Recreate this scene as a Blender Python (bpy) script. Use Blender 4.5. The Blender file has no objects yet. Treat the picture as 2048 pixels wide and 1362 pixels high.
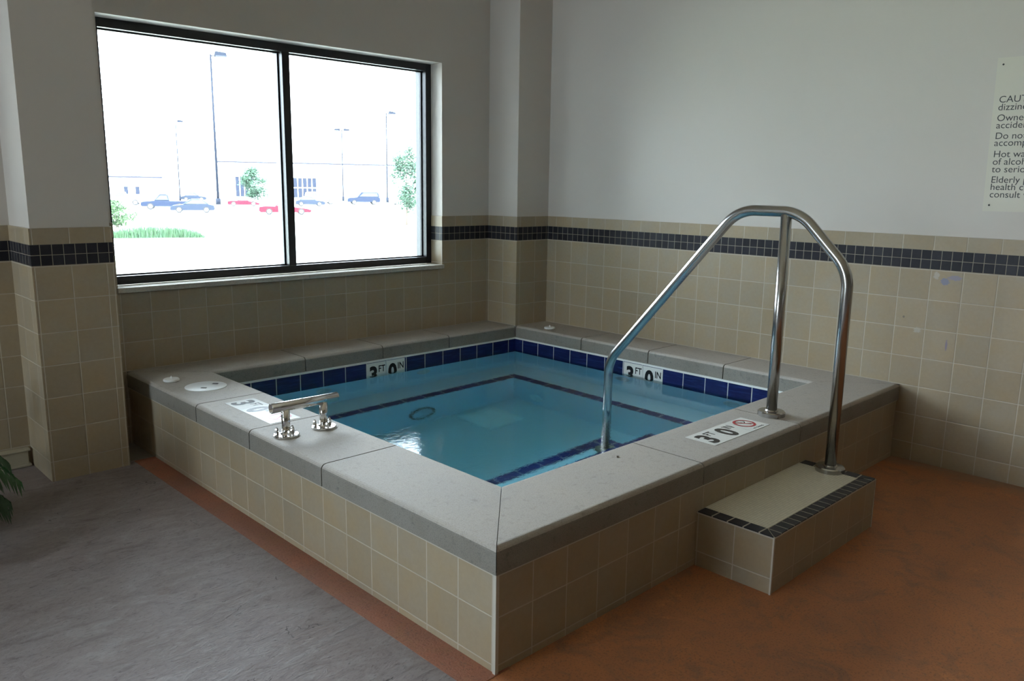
import bpy, bmesh, math, random
from mathutils import Vector, Matrix, Euler
SC = bpy.context.scene
COL = SC.collection
random.seed(4)
U = 0.1555            # one wall tile with its joint, in metres
FZ = 2.62             # coping top above the floor, in tiles

# ------------------------------------------------------------------ camera, sky, exposure
YAW, PIT, ROL, FPX = 0.7730, -0.1901, 0.0146, 1616.1
fwd = Vector((math.sin(YAW)*math.cos(PIT), math.cos(YAW)*math.cos(PIT), math.sin(PIT)))
rt = Vector((math.cos(YAW), -math.sin(YAW), 0)); up = rt.cross(fwd)
rt2 = rt*math.cos(ROL)+up*math.sin(ROL); up2 = -rt*math.sin(ROL)+up*math.cos(ROL)
cam_d = bpy.data.cameras.new('camera'); cam = bpy.data.objects.new('camera', cam_d); COL.objects.link(cam)
M = Matrix((rt2, up2, -fwd)).transposed().to_4x4()
M.translation = Vector((-9.5493, -10.119, 6.5854+FZ))*U
cam.matrix_world = M
cam_d.sensor_width = 36; cam_d.lens = FPX/2048*36; cam_d.clip_start = 0.05; cam_d.clip_end = 600
SC.camera = cam
SC.view_settings.view_transform = 'Standard'; SC.view_settings.look = 'None'
SC.view_settings.gamma = 1; SC.view_settings.exposure = 1.05
try: SC.view_settings.use_curve_mapping = False
except Exception: pass

SKY = 8.0
w = bpy.data.worlds.new('overcast_sky'); SC.world = w; w.use_nodes = True
nt = w.node_tree; nt.nodes.clear()
wo = nt.nodes.new('ShaderNodeOutputWorld'); bg = nt.nodes.new('ShaderNodeBackground')
tc = nt.nodes.new('ShaderNodeTexCoord'); sx = nt.nodes.new('ShaderNodeSeparateXYZ'); cr = nt.nodes.new('ShaderNodeValToRGB')
nt.links.new(tc.outputs['Generated'], sx.inputs[0]); nt.links.new(sx.outputs['Z'], cr.inputs[0])
cr.color_ramp.elements[0].position = 0.0; cr.color_ramp.elements[0].color = (0.82, 0.915, 1.0, 1)
cr.color_ramp.elements[1].position = 0.9; cr.color_ramp.elements[1].color = (0.76, 0.88, 1.0, 1)
nt.links.new(cr.outputs[0], bg.inputs[0])
ov = nt.nodes.new('ShaderNodeMapRange'); nt.links.new(sx.outputs['Z'], ov.inputs[0])      # overcast: about twice as bright overhead as at the horizon
ov.inputs[1].default_value = 0.0; ov.inputs[2].default_value = 1.0; ov.inputs[3].default_value = SKY; ov.inputs[4].default_value = SKY*2.6
nt.links.new(ov.outputs[0], bg.inputs[1])
nt.links.new(bg.outputs[0], wo.inputs[0])

cy = SC.cycles
cy.use_denoising = True
cy.max_bounces = 14; cy.diffuse_bounces = 7; cy.glossy_bounces = 5; cy.transmission_bounces = 10
cy.transparent_max_bounces = 12; cy.volume_bounces = 0
cy.caustics_refractive = True; cy.caustics_reflective = True
cy.blur_glossy = 0.6
cy.sample_clamp_indirect = 60.0

# ------------------------------------------------------------------ node helpers
class NT:
    def __init__(s, name):
        s.m = bpy.data.materials.new(name); s.m.use_nodes = True
        s.t = s.m.node_tree; s.t.nodes.clear()
        s.out = s.t.nodes.new('ShaderNodeOutputMaterial')
    def n(s, kind, **kw):
        x = s.t.nodes.new(kind)
        for k, v in kw.items():
            setattr(x, k, v)
        return x
    def put(s, sock, v):
        if hasattr(v, 'is_linked') or hasattr(v, 'links'): s.t.links.new(v, sock)
        else:
            if isinstance(v, tuple) and len(v) == 3 and len(sock.default_value) == 4: v = v+(1,)
            sock.default_value = v
    def math(s, op, a, b=0.0, c=None, clamp=False):
        x = s.n('ShaderNodeMath', operation=op, use_clamp=clamp); s.put(x.inputs[0], a); s.put(x.inputs[1], b)
        if c is not None: s.put(x.inputs[2], c)
        return x.outputs[0]
    def mix(s, f, a, b, blend='MIX'):
        x = s.n('ShaderNodeMixRGB', blend_type=blend); s.put(x.inputs[0], f); s.put(x.inputs[1], a); s.put(x.inputs[2], b)
        return x.outputs[0]
    def noise(s, vec, scale, detail=4, rough=0.55, dist=0.0):
        x = s.n('ShaderNodeTexNoise'); s.put(x.inputs['Vector'], vec); x.inputs['Scale'].default_value = scale
        x.inputs['Detail'].default_value = detail; x.inputs['Roughness'].default_value = rough; x.inputs['Distortion'].default_value = dist
        return x.outputs['Fac']
    def ramp(s, f, stops, inter='LINEAR'):
        x = s.n('ShaderNodeValToRGB'); s.put(x.inputs[0], f); e = x.color_ramp.elements; x.color_ramp.interpolation = inter
        while len(e) < len(stops): e.new(0.5)
        for i, (p, c) in enumerate(stops):
            e[i].position = p; e[i].color = c+(1,) if len(c) == 3 else c
        return x.outputs[0]
    def coord(s, which='Object'):
        return s.n('ShaderNodeTexCoord').outputs[which]
    def geo(s):
        return s.n('ShaderNodeNewGeometry').outputs['Position']
    def mapping(s, vec, scale=(1,1,1), rot=(0,0,0), loc=(0,0,0)):
        x = s.n('ShaderNodeMapping'); s.put(x.inputs[0], vec); x.inputs['Scale'].default_value = scale
        x.inputs['Rotation'].default_value = rot; x.inputs['Location'].default_value = loc
        return x.outputs[0]
    def bump(s, h, strength, dist):
        x = s.n('ShaderNodeBump'); s.put(x.inputs['Height'], h); x.inputs['Strength'].default_value = strength
        x.inputs['Distance'].default_value = dist
        return x.outputs[0]
    def bsdf(s, col, rough=0.5, metal=0.0, normal=None, spec=0.5, **kw):
        x = s.n('ShaderNodeBsdfPrincipled'); s.put(x.inputs['Base Color'], col); s.put(x.inputs['Roughness'], rough)
        s.put(x.inputs['Metallic'], metal); x.inputs['Specular IOR Level'].default_value = spec
        if normal is not None: s.put(x.inputs['Normal'], normal)
        for k, v in kw.items(): s.put(x.inputs[k], v)
        s.t.links.new(x.outputs[0], s.out.inputs[0]); return x
def plain(name, col, rough=0.5, metal=0.0, spec=0.5):
    t = NT(name); t.bsdf(col, rough, metal, spec=spec); return t.m

def tile_mat(name, colA, colB, grout, gw, rough=0.42, cloud=0.25, bump=0.6, streak=False, spec=0.35, smudge=False, grout_rough=0.8):
    t = NT(name)
    uv = t.coord('UV'); s = t.n('ShaderNodeSeparateXYZ'); t.put(s.inputs[0], uv)
    fu = t.math('FRACT', s.outputs[0]); fv = t.math('FRACT', s.outputs[1])
    def edge(f):
        return t.math('SUBTRACT', 0.5, t.math('ABSOLUTE', t.math('SUBTRACT', f, 0.5)))
    d = t.math('MINIMUM', edge(fu), edge(fv))
    mask = t.math('LESS_THAN', d, gw/2)
    c = t.n('ShaderNodeCombineXYZ'); t.put(c.inputs[0], t.math('FLOOR', s.outputs[0])); t.put(c.inputs[1], t.math('FLOOR', s.outputs[1]))
    wn = t.n('ShaderNodeTexWhiteNoise', noise_dimensions='3D'); t.put(wn.inputs[0], c.outputs[0])
    pos = t.geo()
    off = t.n('ShaderNodeVectorMath', operation='ADD'); t.put(off.inputs[0], pos); t.put(off.inputs[1], wn.outputs['Color'])
    n1 = t.noise(off.outputs[0], 7 if not streak else 4, 4, 0.6)
    n2 = t.noise(pos, 60, 3, 0.6)
    base = t.mix(t.ramp(n1, [(0.3, (0,0,0)), (0.7, (1,1,1))]), colA, colB)
    k = t.math('MULTIPLY_ADD', wn.outputs['Value'], cloud, 1-cloud/2)
    k = t.math('MULTIPLY', k, t.math('MULTIPLY_ADD', n2, 0.16, 0.92))
    kk = t.n('ShaderNodeCombineXYZ'); [t.put(kk.inputs[i], k) for i in range(3)]
    base = t.mix(1.0, base, kk.outputs[0], 'MULTIPLY')
    if streak:
        st = t.noise(t.mapping(off.outputs[0], (6, 6, 90)), 1.0, 5, 0.6, 1.0)
        base = t.mix(t.ramp(st, [(0.5, (0,0,0)), (0.75, (1,1,1))]), base, streak)
    if smudge:
        # worn scuffs and paint dabs on the wall tiles
        for (py, pz, sy, sz, colr, am) in smudge:
            q = t.n('ShaderNodeSeparateXYZ'); t.put(q.inputs[0], pos)
            dy = t.math('DIVIDE', t.math('SUBTRACT', q.outputs[1], py*U), sy*U); dz = t.math('DIVIDE', t.math('SUBTRACT', q.outputs[2], (pz+FZ)*U), sz*U)
            r2 = t.math('ADD', t.math('MULTIPLY', dy, dy), t.math('MULTIPLY', dz, dz))
            r2 = t.math('ADD', r2, t.math('MULTIPLY', t.math('SUBTRACT', t.noise(t.mapping(pos, (1, 1, 3)), 90, 3, 0.7), 0.5), 3.0))
            base = t.mix(t.math('MULTIPLY', t.math('LESS_THAN', r2, 0.8), am), base, colr)
    gc = t.mix(t.noise(pos, 12, 3), grout, tuple(x*0.75 for x in grout))
    col = t.mix(mask, base, gc)
    h = t.math('MULTIPLY', t.math('MINIMUM', t.math('DIVIDE', d, gw*0.9), 1.0), 1.0)
    h = t.math('ADD', h, t.math('MULTIPLY', n2, 0.05))
    rr = t.math('ADD', t.math('MULTIPLY', mask, grout_rough-rough), rough)
    t.bsdf(col, rr, normal=t.bump(h, bump, 0.0014), spec=spec)
    return t.m

SM = [(-1.06, 3.66, .16, .12, (.10,.17,.38), .55), (-1.36, 3.80, .24, .09, (.20,.22,.40), .5), (-0.78, 3.84, .10, .13, (.55,.55,.55), .35),
      (-1.32, 1.56, .04, .2, (.16,.15,.30), .6), (-0.36, 1.95, .14, .1, (.52,.54,.52), .4), (0.12, 2.35, .04, .04, (.1,.1,.1), .6), (-1.05, 4.1, .03, .07, (.03,.03,.03), .9)]
TA, TB = (0.375, 0.290, 0.180), (0.355, 0.300, 0.220)
MAT = {}
MAT['tile'] = tile_mat('beige_wall_tile', TA, TB, (0.545, 0.48, 0.385), 0.028, 0.38, 0.12, smudge=SM)
MAT['mosaic'] = tile_mat('charcoal_mosaic_tile', (0.022, 0.022, 0.028), (0.035, 0.034, 0.040), (0.33, 0.29, 0.23), 0.062, 0.4, 0.5, bump=0.6, spec=0.2)
MAT['blue'] = tile_mat('cobalt_waterline_tile', (0.010, 0.014, 0.075), (0.013, 0.020, 0.105), (0.55, 0.58, 0.58), 0.035, 0.12, 0.35, bump=0.5, streak=(0.022, 0.04, 0.17), spec=0.5)
MAT['blue_edge'] = tile_mat('cobalt_step_edge_tile', (0.012, 0.020, 0.135), (0.018, 0.032, 0.19), (0.5, 0.55, 0.58), 0.03, 0.2, 0.3, bump=0.4)
MAT['nosing'] = tile_mat('charcoal_nosing_tile', (0.022, 0.022, 0.028), (0.035, 0.034, 0.040), (0.55, 0.50, 0.42), 0.09, 0.4, 0.5, bump=0.6, spec=0.2)
MAT['cream_mosaic'] = tile_mat('cream_anti_slip_mosaic', (0.80, 0.76, 0.64), (0.76, 0.71, 0.58), (0.66, 0.60, 0.48), 0.12, 0.4, 0.08, bump=0.4)

def drywall():
    t = NT('cream_painted_drywall'); p = t.geo()
    n = t.noise(p, 1.3, 3); f = t.noise(p, 260, 2)
    c = t.mix(n, (0.575, 0.53, 0.48), (0.615, 0.57, 0.52))
    t.bsdf(c, 0.5, normal=t.bump(f, 0.12, 0.0008), spec=0.35); return t.m
MAT['drywall'] = drywall()
def ceiling_m():
    t = NT('off_white_ceiling'); t.bsdf((0.66, 0.56, 0.45), 0.85); return t.m
MAT['ceiling'] = ceiling_m()
def concrete(name, A, B, dark, broom=None, big=3.0):
    t = NT(name); p = t.geo()
    n = t.noise(p, big, 5, 0.6, 0.3); n2 = t.noise(p, 34, 5, 0.7); n3 = t.noise(p, 240, 3, 0.6)
    c = t.mix(t.ramp(n, [(0.3, (0,0,0)), (0.7, (1,1,1))]), A, B)
    c = t.mix(t.ramp(n2, [(0.56, (0,0,0)), (0.86, (1,1,1))]), c, dark)
    c = t.mix(t.math('MULTIPLY', t.ramp(n3, [(0.35, (1,1,1)), (0.5, (0,0,0))]), 0.45), c, dark)
    h = t.math('ADD', t.math('MULTIPLY', n3, 0.7), n2)
    if broom:
        b = t.noise(t.mapping(p, broom), 1.0, 2, 0.5); h = t.math('ADD', h, t.math('MULTIPLY', b, 1.2))
        c = t.mix(t.math('MULTIPLY', b, 0.30), c, tuple(x*0.78 for x in A))
    t.bsdf(c, 0.72, normal=t.bump(h, 0.35, 0.002), spec=0.3); return t.m
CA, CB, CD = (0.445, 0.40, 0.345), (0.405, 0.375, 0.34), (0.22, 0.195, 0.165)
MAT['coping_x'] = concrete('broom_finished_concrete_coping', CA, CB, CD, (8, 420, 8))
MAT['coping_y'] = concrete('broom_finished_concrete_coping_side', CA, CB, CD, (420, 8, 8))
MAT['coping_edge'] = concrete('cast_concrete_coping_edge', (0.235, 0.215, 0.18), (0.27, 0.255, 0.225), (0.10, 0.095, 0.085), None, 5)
MAT['bare'] = concrete('bare_grey_screed', (0.30, 0.27, 0.22), (0.26, 0.24, 0.20), (0.16, 0.14, 0.11))
MAT['joint'] = plain('dark_joint', (0.05, 0.045, 0.04), 0.9)
MAT['sill'] = concrete('speckled_stone_sill', (0.50, 0.46, 0.40), (0.56, 0.52, 0.46), (0.25, 0.21, 0.17), None, 30)

def stamped():
    t = NT('grey_stamped_concrete'); p = t.geo()
    rot = t.mapping(p, (1, 2.6, 1), (0, 0, math.radians(48)))
    big = t.noise(p, 1.7, 5, 0.62, 0.5); mid = t.noise(rot, 7.5, 9, 0.75, 0.9); fine = t.noise(rot, 46, 6, 0.78, 0.6)
    c = t.mix(t.ramp(big, [(0.32, (0,0,0)), (0.68, (1,1,1))]), (0.37, 0.29, 0.26), (0.46, 0.39, 0.38))
    c = t.mix(t.ramp(mid, [(0.50, (0,0,0)), (0.66, (1,1,1))]), c, (0.50, 0.45, 0.43))
    c = t.mix(t.ramp(mid, [(0.30, (1,1,1)), (0.46, (0,0,0))]), c, (0.26, 0.20, 0.175))
    c = t.mix(t.ramp(fine, [(0.54, (0,0,0)), (0.70, (1,1,1))]), c, (0.17, 0.135, 0.12))
    c = t.mix(t.math('MULTIPLY', t.ramp(t.noise(p, 3.1, 6, 0.7), [(0.62, (0,0,0)), (0.72, (1,1,1))]), 0.5), c, (0.30, 0.19, 0.14))
    sp = t.noise(t.mapping(p, (1, 1.8, 1), (0,0,.8)), 9, 9, 0.8, 0.8)
    c = t.mix(t.ramp(sp, [(0.66, (0,0,0)), (0.70, (1,1,1))]), c, (0.42, 0.39, 0.37))
    vo = t.n('ShaderNodeTexVoronoi', feature='DISTANCE_TO_EDGE'); vo.inputs['Scale'].default_value = 2.3
    dis = t.n('ShaderNodeVectorMath', operation='ADD'); t.put(dis.inputs[0], rot); nz = t.n('ShaderNodeTexNoise'); nz.inputs['Scale'].default_value = 3.5; nz.inputs['Detail'].default_value = 8
    t.put(nz.inputs['Vector'], p); t.put(dis.inputs[1], nz.outputs['Color']); t.put(vo.inputs['Vector'], dis.outputs[0])
    ck = t.math('LESS_THAN', vo.outputs['Distance'], 0.006); ck = t.math('MULTIPLY', ck, t.math('GREATER_THAN', t.noise(p, 4.1, 2), 0.60))
    c = t.mix(t.math('MULTIPLY', ck, 0.8), c, (0.07, 0.055, 0.045))
    h = t.math('ADD', t.math('MULTIPLY', mid, 3.0), t.math('MULTIPLY', fine, 1.3)); h = t.math('SUBTRACT', h, t.math('MULTIPLY', ck, 0.5))
    r = t.ramp(big, [(0.3, (0.40,)*3), (0.7, (0.58,)*3)])
    t.bsdf(c, r, normal=t.bump(h, 1.0, 0.010), spec=0.45); return t.m
MAT['stamped'] = stamped()
def orange(name, rusty):
    t = NT(name); p = t.geo()
    big = t.noise(p, 2.2, 5, 0.6, 0.4); mid = t.noise(p, 12, 6, 0.7, 0.5); fine = t.noise(p, 130, 4, 0.7)
    A, B = ((0.47, 0.18, 0.07), (0.40, 0.16, 0.07)) if not rusty else ((0.36, 0.135, 0.075), (0.27, 0.13, 0.09))
    c = t.mix(t.ramp(big, [(0.35, (0,0,0)), (0.65, (1,1,1))]), A, B)
    c = t.mix(t.ramp(t.noise(p, 5.5, 7, 0.75, 1.0), [(0.50, (0,0,0)), (0.66, (1,1,1))]), c, (0.30, 0.14, 0.075))
    c = t.mix(t.ramp(t.noise(p, 4.0, 8, 0.8, 0.4), [(0.60, (0,0,0)), (0.70, (1,1,1))]), c, (0.56, 0.22, 0.085))
    c = t.mix(t.math('MULTIPLY', t.ramp(fine, [(0.38, (1,1,1)), (0.46, (0,0,0))]), 0.5), c, (0.13, 0.06, 0.04))
    mar = t.noise(t.mapping(p, (1, 1, 1)), 26, 9, 0.8, 1.4)
    c = t.mix(t.math('MULTIPLY', t.ramp(mar, [(0.56, (0,0,0)), (0.64, (1,1,1))]), 0.6), c, (0.17, 0.115, 0.08))
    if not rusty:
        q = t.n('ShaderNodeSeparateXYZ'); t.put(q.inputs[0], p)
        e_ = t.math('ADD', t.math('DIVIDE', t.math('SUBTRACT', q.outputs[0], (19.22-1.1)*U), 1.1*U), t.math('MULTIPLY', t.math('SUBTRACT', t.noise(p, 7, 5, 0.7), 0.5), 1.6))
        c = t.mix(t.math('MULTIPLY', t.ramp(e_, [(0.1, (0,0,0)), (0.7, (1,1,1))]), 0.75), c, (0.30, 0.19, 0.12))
    h = t.math('ADD', t.math('MULTIPLY', mid, 1.5), fine)
    t.bsdf(c, 0.55 if not rusty else 0.7, normal=t.bump(h, 0.35 if not rusty else 0.7, 0.002 if not rusty else 0.004), spec=0.35); return t.m
MAT['orange'] = orange('burnt_orange_floor_coating', False)
MAT['rust'] = orange('rust_red_floor_strip', True)
def plaster():
    t = NT('white_pool_plaster'); p = t.geo(); n = t.noise(p, 6, 4)
    t.bsdf(t.mix(n, (0.70, 0.86, 0.95), (0.66, 0.82, 0.91)), 0.7, spec=0.2); return t.m
MAT['plaster'] = plaster()
def steel(name, rough, brushed=None, col=(0.50, 0.485, 0.46)):
    t = NT(name)
    if brushed:
        n = t.noise(t.geo(), 30, 3, 0.6)
        t.bsdf(col, t.math('MULTIPLY_ADD', n, 0.10, rough), 1.0)
    else: t.bsdf(col, rough, 1.0)
    return t.m
MAT['steel'] = steel('satin_stainless_steel', 0.21, None, (0.44, 0.43, 0.415))
MAT['chrome'] = steel('polished_stainless_steel', 0.07, None, (0.70, 0.69, 0.67))
MAT['frame'] = plain('black_window_aluminium', (0.012, 0.012, 0.016), 0.35)
MAT['white_plastic'] = plain('white_plastic', (0.80, 0.80, 0.78), 0.35)
MAT['marker'] = plain('white_marker_tile', (0.72, 0.72, 0.68), 0.2, spec=0.5)
MAT['ink'] = plain('black_lettering', (0.02, 0.02, 0.022), 0.2)
MAT['ink_sign'] = plain('dark_grey_lettering', (0.045, 0.045, 0.045), 0.5)
MAT['red_ink'] = plain('red_marking', (0.40, 0.03, 0.035), 0.4)
MAT['sign'] = plain('ivory_sign_panel', (0.63, 0.595, 0.50), 0.4)
MAT['caulk'] = plain('pale_caulk', (0.52, 0.48, 0.41), 0.6)
MAT['dark'] = plain('dark_plastic', (0.02, 0.02, 0.02), 0.5)
MAT['panel'] = plain('beige_painted_panel', (0.44, 0.40, 0.30), 0.5)
def pane_m():
    t = NT('clear_window_glass')
    fr = t.n('ShaderNodeFresnel'); fr.inputs[0].default_value = 1.5
    tr = t.n('ShaderNodeBsdfTransparent'); tr.inputs[0].default_value = (0.93, 0.96, 0.97, 1)
    gl = t.n('ShaderNodeBsdfGlossy'); gl.inputs['Roughness'].default_value = 0.02
    mx = t.n('ShaderNodeMixShader'); t.put(mx.inputs[0], fr.outputs[0]); t.t.links.new(tr.outputs[0], mx.inputs[1]); t.t.links.new(gl.outputs[0], mx.inputs[2])
    ts = t.n('ShaderNodeBsdfTranslucent'); ts.inputs[0].default_value = (0.95, 0.97, 1, 1)   # faint translucent veil, painting glare haze over the view outside
    m2 = t.n('ShaderNodeMixShader'); m2.inputs[0].default_value = 0.003; t.t.links.new(mx.outputs[0], m2.inputs[1]); t.t.links.new(ts.outputs[0], m2.inputs[2])
    t.t.links.new(m2.outputs[0], t.out.inputs[0]); return t.m
MAT['pane'] = pane_m()
def water_m():
    t = NT('clear_spa_water'); p = t.geo()
    a = t.noise(t.mapping(p, (1, 1, 1), (0,0,.5)), 7, 3, 0.5, 0.6); b = t.noise(t.mapping(p, (1, 1.7, 1), (0,0,.4)), 34, 3, 0.6, 0.6)
    h = t.math('ADD', t.math('MULTIPLY', a, 0.6), t.math('MULTIPLY', b, 0.30))
    nb = t.bump(h, 0.13, 0.012)
    g = t.n('ShaderNodeBsdfRefraction'); g.inputs['IOR'].default_value = 1.333; g.inputs['Roughness'].default_value = 0.0; t.put(g.inputs['Normal'], nb)
    gl = t.n('ShaderNodeBsdfGlossy'); gl.inputs['Roughness'].default_value = 0.0; t.put(gl.inputs['Normal'], nb)
    fr = t.n('ShaderNodeFresnel'); fr.inputs[0].default_value = 1.333; t.put(fr.inputs['Normal'], nb)
    mx = t.n('ShaderNodeMixShader'); t.put(mx.inputs[0], fr.outputs[0]); t.t.links.new(g.outputs[0], mx.inputs[1]); t.t.links.new(gl.outputs[0], mx.inputs[2])
    t.t.links.new(mx.outputs[0], t.out.inputs[0])
    v = t.n('ShaderNodeVolumeAbsorption'); v.inputs[0].default_value = (0.20, 0.93, 1.0, 1); v.inputs[1].default_value = 0.52
    t.t.links.new(v.outputs[0], t.out.inputs[1]); return t.m
MAT['water'] = water_m()

# ------------------------------------------------------------------ object helpers
def V3(x, y, z): return Vector((x, y, z+FZ))*U       # tile coordinates, z measured from the coping top
def link(name, me, mat, parent=None, smooth=False):
    o = bpy.data.objects.new(name, me); COL.objects.link(o)
    if mat is not None:
        for m_ in (mat if isinstance(mat, (list, tuple)) else [mat]): me.materials.append(m_)
    if smooth:
        for p in me.polygons: p.use_smooth = True
    if parent is not None: attach(o, parent)
    return o
def attach(o, parent):
    o.parent = parent; o.matrix_parent_inverse = parent_world(parent).inverted()
def parent_world(p):
    m_ = Matrix.LocRotScale(p.location, p.rotation_euler, p.scale)
    return (parent_world(p.parent) @ p.matrix_parent_inverse @ m_) if p.parent else m_
def tag(o, label=None, cat=None, group=None, kind=None):
    if label: o['label'] = label
    if cat: o['category'] = cat
    if group: o['group'] = group
    if kind: o['kind'] = kind
    return o
def empty(name, loc, rz=0.0):
    o = bpy.data.objects.new(name, None); COL.objects.link(o); o.location = loc; o.rotation_euler = (0, 0, rz); o.empty_display_size = 0.1
    return o
def mesh_from(verts, faces, uvs=None):
    me = bpy.data.meshes.new('m'); me.from_pydata(verts, [], faces)
    if uvs:
        lay = me.uv_layers.new(name='UVMap'); k = 0
        for f in uvs:
            for c in f: lay.data[k].uv = c; k += 1
    me.update(); return me
class Boxes:
    """boxes in tile coordinates in one mesh; uv: tiles along the face, phase per axis, pitch"""
    def __init__(s, pitch=1.0, px=0.0, py=0.0, pz=0.0): s.v = []; s.f = []; s.uv = []; s.p = pitch; s.ph = (px, py, pz)
    def add(s, x0, x1, y0, y1, z0, z1, drop=()):
        b = len(s.v); X = (x0, x1); Y = (y0, y1); Z = (z0, z1)
        for k in range(2):
            for j in range(2):
                for i in range(2): s.v.append((X[i], Y[j], Z[k]))
        F = {'-z': (0,2,3,1), '+z': (4,5,7,6), '-y': (0,1,5,4), '+y': (2,6,7,3), '-x': (0,4,6,2), '+x': (1,3,7,5)}
        for n, f in F.items():
            if n in drop: continue
            s.f.append(tuple(b+i for i in f))
            u = []
            for i in f:
                x, y, z = s.v[b+i]
                x, y, z = (x-s.ph[0])/s.p, (y-s.ph[1])/s.p, (z-s.ph[2])/s.p
                u.append((y, z) if n[1] == 'x' else (x, z) if n[1] == 'y' else (x, y))
            s.uv.append(u)
        return s
    def make(s, name, mat, parent=None, bevel=0.0):
        me = mesh_from([V3(*v) for v in s.v], s.f, s.uv); o = link(name, me, mat, parent)
        if bevel:
            b = o.modifiers.new('bevel', 'BEVEL'); b.width = bevel*U; b.segments = 2; b.limit_method = 'ANGLE'
        return o
def tube_mesh(pts, rad, seg=20, cap=True):
    """tube through world points; rad a number or one per point"""
    pts = [Vector(p) for p in pts]; n = len(pts); R = rad if isinstance(rad, (list, tuple)) else [rad]*n
    vs, fs = [], []
    t0 = (pts[1]-pts[0]).normalized(); a = t0.orthogonal().normalized()
    for i in range(n):
        t = ((pts[min(i+1, n-1)]-pts[i]).normalized()+(pts[i]-pts[max(i-1, 0)]).normalized()).normalized() if 0 < i < n-1 else (pts[1]-pts[0]).normalized() if i == 0 else (pts[-1]-pts[-2]).normalized()
        a = (a-t*a.dot(t)).normalized(); b = t.cross(a)
        for k in range(seg):
            th = 2*math.pi*k/seg; vs.append(pts[i]+(a*math.cos(th)+b*math.sin(th))*R[i])
    for i in range(n-1):
        for k in range(seg):
            k2 = (k+1) % seg; fs.append((i*seg+k, i*seg+k2, (i+1)*seg+k2, (i+1)*seg+k))
    if cap: fs.append(tuple(reversed(range(seg)))); fs.append(tuple((n-1)*seg+k for k in range(seg)))
    return mesh_from(vs, fs)
def smooth_tube(name, pts, rad, mat, parent=None, seg=24):
    o = link(name, tube_mesh(pts, rad, seg), mat, parent)
    for p in o.data.polygons: p.use_smooth = len(p.vertices) == 4
    return o
def lathe_mesh(c, prof, seg=32):
    """profile (r, z) metres around the vertical through world point c"""
    vs, fs = [], []; n = len(prof)
    for r, z in prof:
        for k in range(seg):
            th = 2*math.pi*k/seg; vs.append(Vector(c)+Vector((r*math.cos(th), r*math.sin(th), z)))
    for i in range(n-1):
        for k in range(seg):
            k2 = (k+1) % seg; fs.append((i*seg+k, i*seg+k2, (i+1)*seg+k2, (i+1)*seg+k))
    fs.append(tuple(reversed(range(seg)))); fs.append(tuple((n-1)*seg+k for k in range(seg)))
    return mesh_from(vs, fs)
def lathe(name, c, prof, mat, parent=None, seg=32):
    o = link(name, lathe_mesh(c, prof, seg), mat, parent); me = o.data
    for p in me.polygons: p.use_smooth = True
    bm = bmesh.new(); bm.from_mesh(me); bmesh.ops.recalc_face_normals(bm, faces=bm.faces)
    for e in bm.edges: e.smooth = not (len(e.link_faces) == 2 and e.calc_face_angle(0) > 0.5)
    bm.to_mesh(me); bm.free()
    return o
def fillet(pts, r, n=10):
    """polyline of world points with rounded inner corners"""
    out = [Vector(pts[0])]
    for i in range(1, len(pts)-1):
        p0, p1, p2 = Vector(pts[i-1]), Vector(pts[i]), Vector(pts[i+1])
        a = (p0-p1).normalized(); b = (p2-p1).normalized(); ang = a.angle(b); d = r/math.tan(ang/2)
        d = min(d, (p0-p1).length*0.49, (p2-p1).length*0.49); rr = d*math.tan(ang/2)
        c = p1+(a+b).normalized()*(rr/math.sin(ang/2)); s = p1+a*d-c; e = p1+b*d-c
        tot = s.angle(e); ax = s.cross(e).normalized()
        for k in range(n+1): out.append(c+(Matrix.Rotation(tot*k/n, 3, ax) @ s))
    out.append(Vector(pts[-1])); return out
def text_into(bag, s, origin, xdir, ydir, size, xs=1.0, off=0.0, depth=0.0008, shear=0.0):
    """append the glyph outlines of s (built-in face) as thin solid letters"""
    cu = bpy.data.curves.new('t', 'FONT'); cu.body = s; cu.size = 1; cu.offset = off; cu.shear = shear; cu.extrude = 0.0; cu.resolution_u = 4
    ob = bpy.data.objects.new('t', cu); COL.objects.link(ob); bpy.context.view_layer.update()
    me = bpy.data.meshes.new_from_object(ob.evaluated_get(bpy.context.evaluated_depsgraph_get()))
    bpy.data.objects.remove(ob); bpy.data.curves.remove(cu)
    X = Vector(xdir); Y = Vector(ydir); Z = X.cross(Y); b = len(bag[0])
    for v in me.vertices: bag[0].append(Vector(origin)+X*(v.co.x*size*xs)+Y*(v.co.y*size)+Z*depth)
    for p in me.polygons: bag[1].append(tuple(b+i for i in p.vertices))
    bpy.data.meshes.remove(me)
def ring_into(bag, c, X, Y, r0, r1, lift, a0=0, a1=360, n=40):
    X = Vector(X); Y = Vector(Y); Z = X.cross(Y); b = len(bag[0])
    for i in range(n+1):
        th = math.radians(a0+(a1-a0)*i/n); d = X*math.cos(th)+Y*math.sin(th)
        bag[0].append(Vector(c)+d*r0+Z*lift); bag[0].append(Vector(c)+d*r1+Z*lift)
    for i in range(n): bag[1].append((b+2*i, b+2*i+1, b+2*i+3, b+2*i+2))
def bar_into(bag, c, X, Y, p, q, wd, lift):
    X = Vector(X); Y = Vector(Y); Z = X.cross(Y); P = Vector(p); Q = Vector(q); d = (Q-P).normalized(); nn = Vector((-d.y, d.x)); b = len(bag[0])
    for (a, s) in ((P, 1), (P, -1), (Q, -1), (Q, 1)):
        t = a+nn*s*wd/2; bag[0].append(Vector(c)+X*t.x+Y*t.y+Z*lift)
    bag[1].append((b, b+1, b+2, b+3))

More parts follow.
